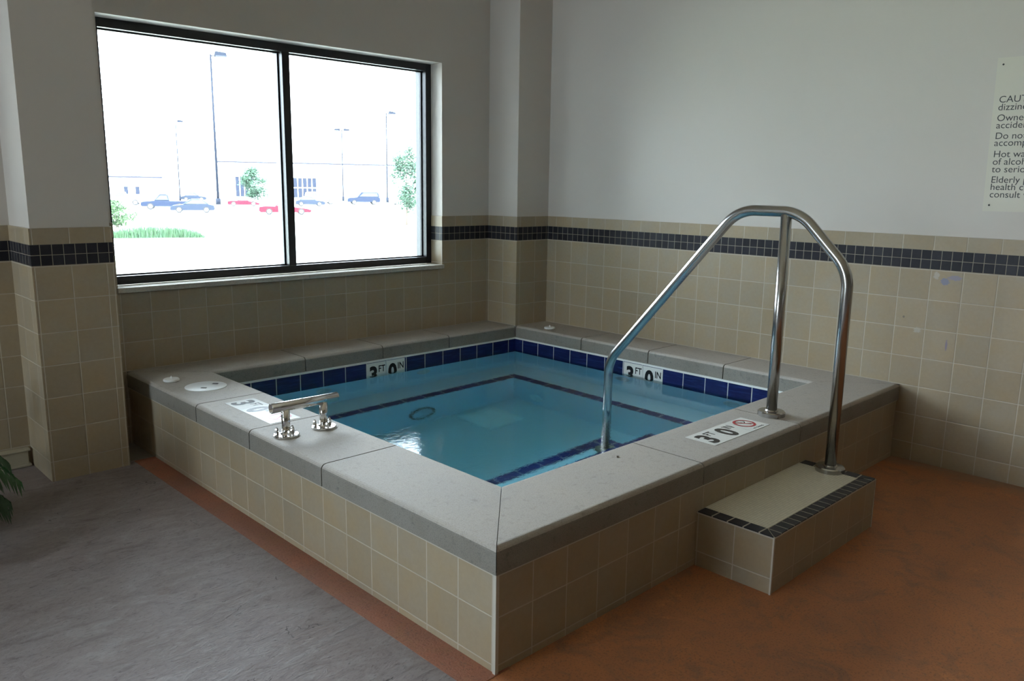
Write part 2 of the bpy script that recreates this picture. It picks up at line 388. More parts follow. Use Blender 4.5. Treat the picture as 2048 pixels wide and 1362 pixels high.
# ------------------------------------------------------------------ the setting
W, D = 19.22, 18.98
XL, XR, YF, YB = 2.33, 17.05, 2.32, 16.93      # inner faces of the basin
ZB, ZT = -FZ, 19.5                              # floor and ceiling
RX0, RY0 = -44.0, -34.0
ST = 'structure'
def struct(o): return tag(o, kind=ST)
struct(Boxes().add(RX0, -0.62, RY0, D, ZB-1, ZB).make('floor', MAT['stamped']))
struct(Boxes().add(-0.62, W, RY0, 0.4, ZB-1, ZB).make('floor', MAT['orange']))
struct(Boxes().add(-0.62, 0.4, 0.0, 16.95, ZB-1, ZB+0.012).make('trim_1', MAT['rust']))
struct(Boxes().add(-0.92, 0.4, 16.95, D, ZB-1, ZB+0.02).make('floor', MAT['bare']))
struct(Boxes().add(RX0, W+1, RY0, D+1.2, ZT, ZT+1).make('ceiling', MAT['ceiling']))
# window wall with its openings
SILL, HEAD = 2.75, 11.85
OPEN = [(-0.1, 14.25), (-19.4, -5.0), (-38.5, -23.5)]  # openings left of the pier are unseen, put in for light from there
def wall_with_openings():
    b = Boxes(); xs = sorted(OPEN); cur = RX0-1
    for a, c in xs:
        b.add(cur, a, D, D+1.2, ZB-1, ZT); b.add(a, c, D, D+1.2, ZB-1, SILL); b.add(a, c, D, D+1.2, HEAD, ZT); cur = c
    b.add(cur, W+1, D, D+1.2, ZB-1, ZT)
    return b.make('wall_back', MAT['drywall'])
wb_ = struct(wall_with_openings())
TH = 0.05
def wainscot(parent, segs, name='wainscot'):
    """segs: (axis, plane, outward sign, a0, a1, z0, phase) tile skins standing a few millimetres proud of the wall"""
    lo = Boxes(1.0, 0, 0, 0.01); mo = Boxes(0.318, 0, 0, 4.03-0.0); cap = Boxes(1.0, 0, 0, 5.15)
    parts = []
    for (ax, pl, sg, a0, a1, z0, ph) in segs:
        for B, za, zb in (('lo', z0, 4.03), ('mo', 4.03, 4.665), ('cap', 4.665, 5.14)):
            if zb <= z0: continue
            bx = {'lo': lo, 'mo': mo, 'cap': cap}[B]
            bx.ph = (ph, ph, bx.ph[2]); za = max(za, z0)
            t = TH*(1.0 if B != 'mo' else 0.9); p0, p1 = (pl, pl+sg*t) if sg > 0 else (pl-t, pl)
            if ax == 'x': bx.add(p0, p1, a0, a1, za, zb)
            else: bx.add(a0, a1, p0, p1, za, zb)
    lo.make(name, MAT['tile'], parent); 
    m = mo.make('mosaic_band', MAT['mosaic'], parent); c = cap.make('tile_cap', MAT['tile'], parent)
    return lo
YS = D  # back wall inner face
wainscot(wb_, [('y', D, -1, -0.1, 14.25, ZB, 0.0)] if False else [
    ('y', D, -1, 14.25, 17.1, 0.0, 0.0), ('y', D, -1, -3.1, -0.1, ZB, 0.0), ('y', D, -1, RX0, -3.1, ZB, 0.3),
    ('x', 14.25, -1, D-TH, D+0.75, 2.93, 0.98), ('x', -0.1, 1, D, D+0.75, 2.93, 0.98)])
# tile below the window only rises to the sill
b = Boxes(1.0, 0, 0, 0.01); b.add(-0.1, 14.25, D-TH, D, ZB, SILL-0.02); b.make('wainscot', MAT['tile'], wb_)
# right wall
wr_ = struct(Boxes().add(W, W+1, RY0-1, D, ZB-1, ZT).make('wall_right', MAT['drywall']))
wainscot(wr_, [('x', W, -1, RY0, D, ZB, 0.4)])
# corner column
CX, CY = 17.12, 17.0
wc_ = struct(Boxes().add(CX, W, CY, D, -0.5, ZT).make('wall_corner_column', MAT['drywall']))
wainscot(wc_, [('x', CX, -1, CY, D, -0.01, 0.88), ('y', CY, -1, CX-TH, W, -0.01, 0.3)])
# left pier
PX0, PX1, PY = -3.10, -0.90, 16.70
wp_ = struct(Boxes().add(PX0, PX1, PY, D, ZB-1, ZT).make('wall_left_pier', MAT['drywall']))
wainscot(wp_, [('y', PY, -1, PX0-TH, PX1, ZB, 0.92), ('x', PX0, -1, PY, D-TH, ZB, 0.1), ('x', PX1, 1, PY-TH, D-TH, ZB, 0.1)])
FILL_OPEN = [(2.5, 15.5)]  # unseen window in the left wall, added to light the room from that side
b = Boxes(); cur = RY0-1
for a, c in FILL_OPEN:
    b.add(RX0-1, RX0, cur, a, ZB-1, ZT); b.add(RX0-1, RX0, a, c, ZB-1, 1.0); b.add(RX0-1, RX0, a, c, 14.0, ZT); cur = c
b.add(RX0-1, RX0, cur, D+1.2, ZB-1, ZT); struct(b.make('wall_left', MAT['drywall']))
struct(Boxes().add(RX0, W, RY0-1, RY0, ZB-1, ZT).make('wall_front', plain('dark_brown_painted_wall', (0.20, 0.165, 0.12), 0.6)))
# windows
def window(idx, x0, x1, mulls):
    F0, F1 = D+0.78, D+1.55; FW = 0.30
    e = empty('window_%d' % idx, V3((x0+x1)/2, D+0.8, SILL)); tag(e, kind=ST)
    fr = Boxes()
    zb, zt = 2.93, HEAD
    for a, c in ((x0, x0+FW), (x1-FW, x1)): fr.add(a, c, F0, F1, zb, zt)
    fr.add(x0+FW, x1-FW, F0, F1, zb, zb+FW); fr.add(x0+FW, x1-FW, F0, F1, zt-FW, zt)
    # glazing bead step around the glass
    xs = [x0+FW]+[m for mm in mulls for m in (mm-0.16, mm+0.16)]+[x1-FW]
    for i in range(0, len(xs), 2):
        a, c = xs[i], xs[i+1]
        for p, q in ((a, a+0.05), (c-0.05, c)): fr.add(p, q, F0+0.30, F0+0.38, zb+FW, zt-FW)
        fr.add(a, c, F0+0.30, F0+0.38, zt-FW-0.05, zt-FW); fr.add(a, c, F0+0.30, F0+0.38, zb+FW, zb+FW+0.05)
    fr.make('window_frame', MAT['frame'], e, 0.012)
    for mm in mulls: Boxes().add(mm-0.16, mm+0.16, F0, F1, zb+FW, zt-FW).make('mullion', MAT['frame'], e, 0.012)
    for i in range(0, len(xs), 2):
        Boxes().add(xs[i], xs[i+1], F0+0.38, F0+0.46, zb+FW, zt-FW).make('pane', MAT['pane'], e)
    Boxes().add(x0+0.0, x1-0.0, D-0.16, F0+0.02, SILL, 2.93).make('window_sill', MAT['sill'], e, 0.02)
window(1, OPEN[0][0], OPEN[0][1], [7.05])
window(2, OPEN[1][0], OPEN[1][1], [-12.2])
window(3, OPEN[2][0], OPEN[2][1], [-31.0])
for k, (a, c) in enumerate(FILL_OPEN):  # frame and pane of the added window
    e = empty('window_%d' % (4+k), V3(RX0-.5, (a+c)/2, 1.0)); tag(e, kind=ST); fb = Boxes()
    for p, q in ((a, a+.3), ((a+c)/2-.15, (a+c)/2+.15), (c-.3, c)): fb.add(RX0-.8, RX0-.3, p, q, 1.0, 14.0)
    fb.add(RX0-.8, RX0-.3, a, c, 1.0, 1.3); fb.add(RX0-.8, RX0-.3, a, c, 13.7, 14.0); fb.make('window_frame', MAT['frame'], e, .012)
    Boxes().add(RX0-.6, RX0-.52, a+.3, c-.3, 1.3, 13.7).make('pane', MAT['pane'], e)
# low panel on the wall left of the pier
pn = Boxes().add(-7.8, -3.28, D-0.30, D-TH, -2.72+0.08, -2.05).add(-7.85, -3.22, D-0.36, D-TH, -2.60, -2.52).add(-7.85, -3.22, D-0.36, D-TH, -2.09, -2.02).make('baseboard_back', MAT['panel'], None, 0.02)
struct(pn)

# ------------------------------------------------------------------ the hot tub
hot_tub = empty('hot_tub', V3(9.6, 9.5, ZB))
tag(hot_tub, 'square raised hot tub with beige tiled sides, concrete coping and blue waterline tiles', 'hot tub')
ZW = -1.15; CT = 0.555
BOT = ZW-5.9
# tiled outside
b = Boxes(1.0, 0.05, 0.15, -1.46)
b.add(0.05, 1.6, 0.05, D-0.07, ZB, -CT-0.03); b.add(1.6, W-0.07, 0.05, 1.6, ZB, -CT-0.03)
b.make('tiled_wall', MAT['tile'], hot_tub)
b = Boxes(); b.add(17.8, W-0.07, 1.6, D-0.07, ZB, -CT-0.03); b.add(1.6, 17.8, 17.7, D-0.07, ZB, -CT-0.03); b.make('back_ledge', MAT['bare'], hot_tub)
b = Boxes(); b.add(0.035, 0.09, 0.035, D-0.07, -CT-0.05, -CT); b.add(0.035, W-0.07, 0.035, 0.09, -CT-0.05, -CT); b.add(0.02, 0.10, 0.02, 0.10, ZB, -CT); b.make('caulk_line', MAT['caulk'], hot_tub)
# basin
b = Boxes(); P = 0.75
b.add(XL-P, XL, YF-P, YB+P, BOT-.6, -CT-1.0); b.add(XR, XR+P, YF-P, YB+P, BOT-.6, -CT-1.0)
b.add(XL, XR, YF-P, YF, BOT-.6, -CT-1.0); b.add(XL, XR, YB, YB+P, BOT-.6, -CT-1.0); b.add(XL, XR, YF, YB, BOT-.6, BOT)
b.make('basin', MAT['plaster'], hot_tub)
BX, BY, FYB, FYS = 15.15, 15.05, 6.25, 8.1
b = Boxes(); b.add(XL, XR, BY, YB, BOT, ZW-2.9); b.add(BX, XR, YF, BY, BOT, ZW-2.9); b.make('underwater_bench', MAT['plaster'], hot_tub)
b = Boxes(); b.add(XL, 13.4, YF, FYB, BOT, ZW-2.9); b.add(XL, 13.0, FYB, FYS, BOT, ZW-4.4); b.make('underwater_steps', MAT['plaster'], hot_tub)
EW = 0.46; ez = ZW-2.9
for (x0, x1, y0, y1, z, ph) in ((XL, BX+EW, BY, BY+EW, ez, .2), (BX, BX+EW, YF, BY, ez, .2), (XL, 13.4, FYB-EW, FYB, ez, .3), (13.4-EW, 13.4, YF, FYB-EW, ez, .3), (XL, 13.0, FYS-EW, FYS, ZW-4.4, .4), (13.0-EW, 13.0, FYB, FYS-EW, ZW-4.4, .4)):
    lng = x1-x0 > y1-y0
    bb = Boxes(1.0, ph, ph+.5 if not lng else y0-0.33, z-.5)
    if not lng: bb.ph = (x0-0.33, ph, z-.5)
    bb.add(x0, x1, y0, y1, z-0.02, z+0.03)
    # squash the short axis so only the cross joints show
    bb.uv = [[(u, v) if lng else (u, v) for (u, v) in f] for f in bb.uv]
    bb.make('edge_tile', MAT['blue_edge'], hot_tub)
# waterline band
def band(name, ax, pl, sg, a0, a1, ph, z0=-CT-1.0):
    bx = Boxes(1.0, ph, ph, -CT-1.02); p0, p1 = (pl-P, pl) if sg > 0 else (pl, pl+P)
    if ax == 'x': bx.add(p0, p1, a0, a1, z0, -CT-0.07)
    else: bx.add(a0, a1, p0, p1, z0, -CT-0.07)
    bx.make(name, MAT['blue'], hot_tub)
band('waterline_tile', 'y', YB, -1, XL-P, XR+P, 0.60); band('waterline_tile', 'x', XR, -1, YF, YB, 0.42)
band('waterline_tile', 'x', XL, 1, YF, YB, 0.42); band('waterline_tile', 'y', YF, 1, XL-P, XR+P, 0.6)
b = Boxes(); k = 0.012
b.add(XL-P, XR+P, YB-k, YB+P, -CT-0.07, -CT-0.0); b.add(XR-k, XR+P, YF, YB-k, -CT-0.07, -CT); b.add(XL-P, XL+k, YF, YB-k, -CT-0.07, -CT); b.add(XL-P, XR+P, YF-P, YF+k, -CT-0.07, -CT)
b.make('white_grout_line', plain('white_pool_grout', (0.74, 0.75, 0.72), 0.6), hot_tub)
# coping slabs: rounded profile swept along each side with mitred corners
def coping(ax, outer, inner, s0, s1, m0, m1, mat, wall_outer=False):
    """outer/inner: plane coordinates across; s0,s1 along; m: shift of the end at the inner edge (mitre)"""
    r = 0.13; prof = []
    sg = 1 if inner > outer else -1; wdt = abs(inner-outer)
    def arc(cx_, cz_, a0, a1):
        for i in range(6):
            th = math.radians(a0+(a1-a0)*i/5); prof.append((cx_+r*math.cos(th), cz_+r*math.sin(th)))
    prof.append((0, -CT)); 
    if wall_outer: prof.append((0, 0))
    else: arc(r, -r, 180, 90)
    arc(wdt-r, -r, 90, 0)
    prof.append((wdt, -CT))
    vs, n = [], len(prof)
    for e, (s, m_) in enumerate(((s0, m0), (s1, m1))):
        for (t, z) in prof:
            a = s+m_*(t/wdt); c = outer+sg*t
            vs.append(V3(a, c, z) if ax == 'x' else V3(c, a, z))
    fs = [(i, (i+1) % n, n+(i+1) % n, n+i) for i in range(n)]+[tuple(range(n-1, -1, -1)), tuple(range(n, 2*n))]
    me = mesh_from(vs, fs); bm = bmesh.new(); bm.from_mesh(me); bmesh.ops.recalc_face_normals(bm, faces=bm.faces); bm.to_mesh(me); bm.free()
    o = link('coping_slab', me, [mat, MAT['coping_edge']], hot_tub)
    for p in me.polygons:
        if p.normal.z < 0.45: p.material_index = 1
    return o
g = 0.04
IXL, IXR, IYF, IYB = XL-0.05, XR+0.05, YF-0.05, YB+0.05
def side(ax, outer, inner, a, c, ma, mc, cuts, mat, wo_=False):
    pts = [a]+cuts+[c]
    for i in range(len(pts)-1):
        s0 = pts[i]+(g/2 if i else 0.01); s1 = pts[i+1]-(g/2 if i < len(pts)-2 else 0.01)
        coping(ax, outer, inner, s0, s1, ma if i == 0 else 0, mc if i == len(pts)-2 else 0, mat, wo_)
WX, WY = W-TH-0.005, D-TH-0.005
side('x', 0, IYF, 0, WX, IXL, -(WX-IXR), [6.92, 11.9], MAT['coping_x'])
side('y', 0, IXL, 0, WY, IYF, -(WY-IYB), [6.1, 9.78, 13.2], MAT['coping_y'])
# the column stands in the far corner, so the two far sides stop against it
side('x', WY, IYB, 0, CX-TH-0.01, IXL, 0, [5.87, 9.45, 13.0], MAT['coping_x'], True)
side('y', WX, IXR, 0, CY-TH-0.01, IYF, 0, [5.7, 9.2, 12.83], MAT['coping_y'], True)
Boxes().add(0.12, 2.2, 0.12, D-0.1, -CT-0.02, -0.16).add(2.2, W-0.1, 0.12, 2.2, -CT-0.02, -0.16).add(17.2, W-0.1, 2.2, 16.9, -CT-.02, -0.16).add(2.2, 17.0, 17.05, D-0.1, -CT-.02, -0.16).make('joint_filler', MAT['joint'], hot_tub)
# fittings under water
def disc_fit(name, c, axis, r, prof, mat):
    me = lathe_mesh((0, 0, 0), [(r*a, z) for a, z in prof], 28); R_ = Vector((0, 0, 1)).rotation_difference(Vector(axis)).to_matrix().to_4x4()
    me.transform(Matrix.Translation(V3(*c)) @ R_); return link(name, me, mat, hot_tub, True)
JP = [(1.0, -.002), (1.0, .006), (.55, .012), (.5, .004), (.22, .002), (.2, .012), (.01, .012)]
for x in (6.6, 11.5): disc_fit('water_jet', (x, YB, ZW-1.05), (0, -1, 0), .055, JP, MAT['white_plastic'])
for y in (10.4, 5.2): disc_fit('water_jet', (XR, y, ZW-1.0), (-1, 0, 0), .055, JP, MAT['white_plastic'])
MAT['aqua_plastic'] = plain('pale_aqua_plastic', (0.85, 0.97, 1.0), 0.3)
disc_fit('floor_jet', (BX, 13.6, ZW-5.0), (-1, 0, 0), .06, JP, MAT['aqua_plastic'])
MAT['grey_ring'] = plain('weathered_grey_fitting', (0.22, 0.21, 0.17), 0.6)
sc_ = disc_fit('suction_cover', (9.95, BY, ZW-4.7), (0, -1, 0), .10, [(.84, .002), (.82, .006), (.3, .008), (.28, .014), (.02, .014)], MAT['plaster'])
sr_ = disc_fit('suction_ring', (9.95, BY, ZW-4.7), (0, -1, 0), .10, [(1, -.002), (1, .012), (.84, .014), (.83, .001)], MAT['grey_ring'])
sr_.parent = sc_; sr_.matrix_parent_inverse = Matrix()
cx_, cy_ = 12.45, 13.6
dr = link('floor_drain', mesh_from([V3(cx_+a*r_, cy_+b_*r_, BOT+z_) for (r_, z_) in ((1.0, 0), (1.0, .12), (.86, .28), (.45, .5)) for a, b_ in ((-1,-1),(1,-1),(1,1),(-1,1))],
    [(i*4+k, i*4+(k+1) % 4, i*4+4+(k+1) % 4, i*4+4+k) for i in range(3) for k in range(4)]+[(12,13,14,15)]), MAT['aqua_plastic'], hot_tub)
# depth markers on the coping and waterline (part > lettering)
def depth_marker(name, c, X, Y, n, th=0.0012, wt=0.95, h=0.93, diving=True, low=False):
    """c: world point of the lower left corner, X along the text, Y up"""
    X = Vector(X); Y = Vector(Y); Z = X.cross(Y); T = wt*U; H_ = h*U; j = 0.0012; vs, fs = [], []
    for i in range(n):
        b0 = len(vs)
        for zz in (-0.004, th):
            for (a, b2) in ((i*T+j, 0), ((i+1)*T-j, 0), ((i+1)*T-j, H_), (i*T+j, H_)): vs.append(Vector(c)+X*a+Y*b2+Z*zz)
        fs += [tuple(b0+k for k in q) for q in ((3,2,1,0), (4,5,6,7), (0,1,5,4), (1,2,6,5), (2,3,7,6), (3,0,4,7))]
    pl = link(name, mesh_from(vs, fs), MAT['marker'], hot_tub)
    bag = ([], []); lf = th+0.0004; s = H_
    text_into(bag, '3', Vector(c)+X*(T*0.14)+Y*(H_*0.14), X, Y, s*0.98, 0.92, 0.042, lf)
    text_into(bag, 'FT', Vector(c)+X*(T*0.60)+Y*(H_*0.56), X, Y, s*0.42, 0.82, 0.016, lf)
    text_into(bag, '0', Vector(c)+X*(T*1.12)+Y*(H_*0.14), X, Y, s*0.98, 0.92, 0.042, lf)
    text_into(bag, 'IN', Vector(c)+X*(T*1.60)+Y*(H_*0.56), X, Y, s*0.42, 0.82, 0.016, lf)
    if diving:
        link('lettering', mesh_from(*bag), MAT['ink'], pl); bag = ([], [])
        text_into(bag, 'NO DIVING', Vector(c)+X*(T*2.24)+Y*(H_*0.07), X, Y, s*0.115, 0.95, 0.004, lf)
        link('caption', mesh_from(*bag), MAT['ink'], pl); bag = ([], [])
        cc = Vector(c)+X*(T*2.5)+Y*(H_*0.58)
        for p, q, wd in (((-.05,.20), (.03,-.02), .045), ((.03,-.02), (.10,-.17), .055), ((-.05,.20), (-.20,.26), .03), ((.03,.0), (.16,.10), .03), ((.16,.10), (.10,.2), .025), ((.08,-.14), (.2,-.2), .025)):
            bar_into(bag, cc, X, Y, Vector(p)*T, Vector(q)*T, wd*T, lf)
    link('diver_figure' if diving else 'lettering', mesh_from(*bag), MAT['ink'], pl)
    if diving:
        bag = ([], []); ring_into(bag, cc, X, Y, T*0.27, T*0.345, lf+0.0003)
        bar_into(bag, cc, X, Y, Vector((-.2, .2))*T, Vector((.2, -.2))*T, .05*T, lf+0.0003)
        link('no_diving_ring', mesh_from(*bag), MAT['red_ink'], pl)
    return pl
depth_marker('depth_marker', V3(8.33, 0.58, 0), (1,0,0), (0,1,0), 3)
depth_marker('depth_marker', V3(0.70, 12.75, 0), (0,-1,0), (1,0,0), 3)
depth_marker('depth_marker', V3(8.58, YB, -CT-1.02), (1,0,0), (0,0,1), 2, 0.002, 0.97, 0.93, False)
depth_marker('depth_marker', V3(XR, 10.38, -CT-1.02), (0,-1,0), (0,0,1), 2, 0.002, 1.0, 0.93, False)
# ------------------------------------------------------------------ water
def water():
    n = 120; vs, fs = [], []; x0, x1, y0, y1 = XL-.1, XR+.1, YF-.1, YB+.1
    vs = [V3(x0, y0, ZW), V3(x1, y0, ZW), V3(x1, y1, ZW), V3(x0, y1, ZW), V3(x0, y0, BOT-.2), V3(x1, y0, BOT-.2), V3(x1, y1, BOT-.2), V3(x0, y1, BOT-.2)]
    fs = [(0,1,2,3), (7,6,5,4), (0,4,5,1), (1,5,6,2), (2,6,7,3), (3,7,4,0)]
    o = link('water', mesh_from(vs, fs), MAT['water']); tag(o, 'clear blue green water filling the square hot tub', 'water', kind='stuff'); return o
water()

# ------------------------------------------------------------------ things on and around the tub
hr = empty('handrail', V3(12.1, 1.05, 0)); tag(hr, 'tall stainless steel handrail arching from the step over the coping into the water', 'handrail')
RX = 12.12; R0 = 0.155*U
pts = fillet([V3(RX, 7.24, ZW-4.4), V3(RX, 7.24, 0.62), V3(RX, 2.58, 5.96), V3(RX, 0.66, 5.96), V3(RX, -0.86, 4.42), V3(RX-.03, -0.86, -1.20)], 0.19, 14)
smooth_tube('rail_tube', pts, R0, MAT['steel'], hr, 28)
smooth_tube('post', [V3(RX, 1.05, 0.0), V3(RX, 1.05, 5.88)], R0, MAT['steel'], hr, 28)
FL = [(.062, 0), (.062, .017), (.057, .022), (.031, .023), (.0285, .029), (.0245, .030)]
for (y, z) in ((1.05, 0), (-0.86, -1.20), (7.24, ZW-4.4)):
    lathe('flange', V3(RX-(.03 if y < 0 else 0), y, z), FL, MAT['steel'] if z > -3 else MAT['grey_ring'], hr)
gb = empty('grab_bar', V3(1.07, 8.65, 0)); tag(gb, 'low polished steel transfer grab bar on two bolted posts on the left coping', 'grab bar')
def bar_tube():
    a, c = V3(0.10, 8.68, 0.80), V3(2.05, 8.64, 0.80); d = (c-a).normalized(); r = 0.0165
    me = tube_mesh([a+d*0.012, a, c, c-d*0.012], [r*0.86, r, r, r*.86], 28, True)
    vs = me
    return me
me = tube_mesh([V3(0.10, 8.68, .80), V3(2.06, 8.66, .80)], .0205, 28, False)
o = link('bar', me, MAT['chrome'], gb, True); sm_ = o.modifiers.new('wall', 'SOLIDIFY'); sm_.thickness = 0.0022; sm_.offset = -1
for x in (0.50, 1.63):
    c = V3(x, 8.66, 0)
    smooth_tube('post', [c+Vector((0,0,.006)), V3(x, 8.66, 0.72)], .0175, MAT['chrome'], gb)
    f = lathe('flange', c, [(.052, 0), (.052, .007), (.049, .009), (.024, .010), (.021, .016), (.018, .018)], MAT['chrome'], gb, 40)
    for k in range(3):
        th = math.radians(20+120*k); q = c+Vector((math.cos(th)*.038, math.sin(th)*.038, .009))
        lathe('acorn_nut', q, [(.0095, 0), (.0095, .010), (.0078, .012), (.0074, .018), (.0045, .024), (.0006, .026)], MAT['chrome'], f, 6)
lid = lathe('skimmer_lid', V3(1.16, 15.1, -0.004), [(.101, 0), (.101, .003), (.098, .0045), (.0, .0045)][:3]+[(.001, .0045)], MAT['white_plastic'], None, 48)
tag(lid, 'flat round white skimmer lid set into the left coping', 'lid')
for (x, y, rz) in ((1.50, 15.15, .8), (0.98, 14.85, .8)):
    me = mesh_from([Vector(p) for p in ((-.014,-.007,0), (.014,-.007,0), (.014,.007,0), (-.014,.007,0), (-.014,-.007,.0012), (.014,-.007,.0012), (.014,.007,.0012), (-.014,.007,.0012))], [(4,5,6,7), (0,1,5,4), (1,2,6,5), (2,3,7,6), (3,0,4,7), (3,2,1,0)])
    me.transform(Matrix.Translation(V3(x, y, -0.004)+Vector((0,0,.0052))) @ Matrix.Rotation(-rz, 4, 'Z')); link('finger_slot', me, MAT['dark'], lid)
def plug(x, y, label):
    c = V3(x, y, 0); o = lathe('water_fill_cap', c, [(.036, 0), (.040, .003), (.040, .010), (.036, .014), (.010, .015)], MAT['white_plastic'], None, 36)
    tag(o, label, 'cap', 'white caps lying on the coping')
    lathe('knob', c+Vector((0,0,.014)), [(.007, 0), (.006, .006), (.0035, .008), (.003, .013), (.001, .014)], MAT['white_plastic'], o, 16)
plug(0.62, 16.55, 'small round white cap with a knob on the coping next to the skimmer lid')
plug(17.75, 15.35, 'small round white cap with a knob on the far coping by the corner column')
# step
ST0, ST1, SY, SZ = 6.80, 12.42, -2.0, -1.20
sp = empty('step', V3((ST0+ST1)/2, SY/2, ZB)); tag(sp, 'low beige tiled step with charcoal tile nosing in front of the hot tub', 'step')
b = Boxes(1.0, ST0+.08-.0, 0.0, SZ-0.03-1.0); b.add(ST0, ST1, SY, 0.045, ZB, SZ-0.04); b.make('tiled_body', MAT['tile'], sp)
b = Boxes(); e_ = .012
for x in (ST0, ST1): b.add(x-.02, x+.02, SY-.02, SY+.02, ZB, SZ-.02)
b.add(ST0-e_, ST1+e_, SY-e_, 0.04, SZ-.055, SZ-.025); b.make('edge_trim', MAT['caulk'], sp)
bw = 0.33
b = Boxes(0.075, 0, 0, 0); b.add(ST0+bw+.02, ST1-bw-.02, SY+bw+.02, 0.045, SZ-.04, SZ-.002); b.make('tread', MAT['cream_mosaic'], sp)
def nosing():
    vs, fs, uvs = [], [], []
    z = SZ
    def quad(P, uvq):
        b0 = len(vs)
        for p in P: vs.append(V3(p[0], p[1], z))
        for p in P: vs.append(V3(p[0], p[1], z-.04))
        fs.append((b0, b0+1, b0+2, b0+3)); uvs.append(uvq)
        for k in range(4):
            k2 = (k+1) % 4; fs.append((b0+k2, b0+k, b0+4+k, b0+4+k2)); uvs.append([uvq[k2], uvq[k], uvq[k], uvq[k2]])
    m = .018
    # front strip with mitred ends, left strip, right strip; u runs along the strip, v across
    quad([(ST0+m, SY), (ST1-m, SY), (ST1-bw-m, SY+bw), (ST0+bw+m, SY+bw)], [((ST0-ST0)/.318, .07), ((ST1-ST0)/.318, .07), ((ST1-bw-ST0)/.318, .93), ((bw)/.318, .93)])
    quad([(ST0, 0.04), (ST0, SY+m), (ST0+bw, SY+bw+m), (ST0+bw, 0.04)], [(0.0, .07), (2.04/.42, .07), (1.7/.42, .93), (0, .93)])
    quad([(ST1, SY+m), (ST1, 0.04), (ST1-bw, 0.04), (ST1-bw, SY+bw+m)], [(2.04/.42, .07), (0, .07), (0, .93), (1.7/.42, .93)])
    me = mesh_from(vs, fs, uvs); return link('nosing', me, MAT['nosing'], sp)
nosing()
Boxes().add(ST0+.005, ST1-.005, SY+.005, .04, SZ-.05, SZ-.012).make('nosing_grout', MAT['caulk'], sp)
# bit of dried leaf on the coping
def leaf_bit():
    c = V3(5.72, 1.72, 0.004); me = mesh_from([c+Vector(p) for p in ((-.010, -.004, 0), (0, -.006, .003), (.012, .002, .001), (.001, .006, .003))], [(0,1,2,3)])
    o = link('dried_leaf', me, plain('dried_brown_leaf', (.08,.06,.035), .8)); s = o.modifiers.new('s', 'SOLIDIFY'); s.thickness = .0008
    tag(o, 'tiny curled brown leaf lying on the front coping', 'leaf')
leaf_bit()
# caution sign
def sign():
    y0, y1, z0, z1 = -1.82, -6.6, 5.99, 10.62
    c = V3(W, y0, z0)
    X = Vector((0,-1,0)); Y = Vector((0,0,1)); Wd = (y0-y1)*U; Hh = (z1-z0)*U; t = .004
    sk = .045*U/Hh*2
    vs = []
    for xx in (0, -t):
        for (a, b_) in ((0.05*U*1.6, 0), (Wd, 0), (Wd, Hh), (0, Hh)): vs.append(c+X*a+Y*b_+Vector((xx, 0, 0)))
    o = link('caution_sign', mesh_from(vs, [(4,5,6,7), (3,2,1,0), (0,1,5,4), (1,2,6,5), (2,3,7,6), (3,0,4,7)]), MAT['sign'])
    tag(o, 'ivory caution sign with dark text screwed to the right wall', 'sign')
    bag = ([], [])
    for s, yy, zz in (('CAUTION', -1.985, 9.29), ('dizziness', -1.985, 9.06), ('Owner', -1.99, 8.74), ('accident', -1.995, 8.52), ('Do not', -2.0, 8.20), ('accompanied', -2.0, 7.99), ('Hot water', -2.015, 7.65), ('of alcohol', -2.02, 7.42), ('to serious', -2.025, 7.19), ('Elderly persons', -2.035, 6.87), ('health conditions', -2.04, 6.65), ('consult with', -2.045, 6.42)):
        text_into(bag, s, V3(W, yy, zz)+Vector((-t, 0, 0)), X, Y, .285*U, 1.02, 0.0, .0005)
    link('lettering', mesh_from(*bag), MAT['ink_sign'], o)
    for (yy, zz) in ((-1.99, 10.42), (-2.07, 6.18), (-6.4, 10.42), (-6.4, 6.18)):
        me = lathe_mesh((0,0,0), [(.0045, 0), (.004, .002), (.001, .003)], 14); me.transform(Matrix.Translation(V3(W, yy, zz)+Vector((-t, 0, 0))) @ Matrix.Rotation(-math.pi/2, 4, 'Y')); link('screw', me, MAT['dark'], o)
sign()
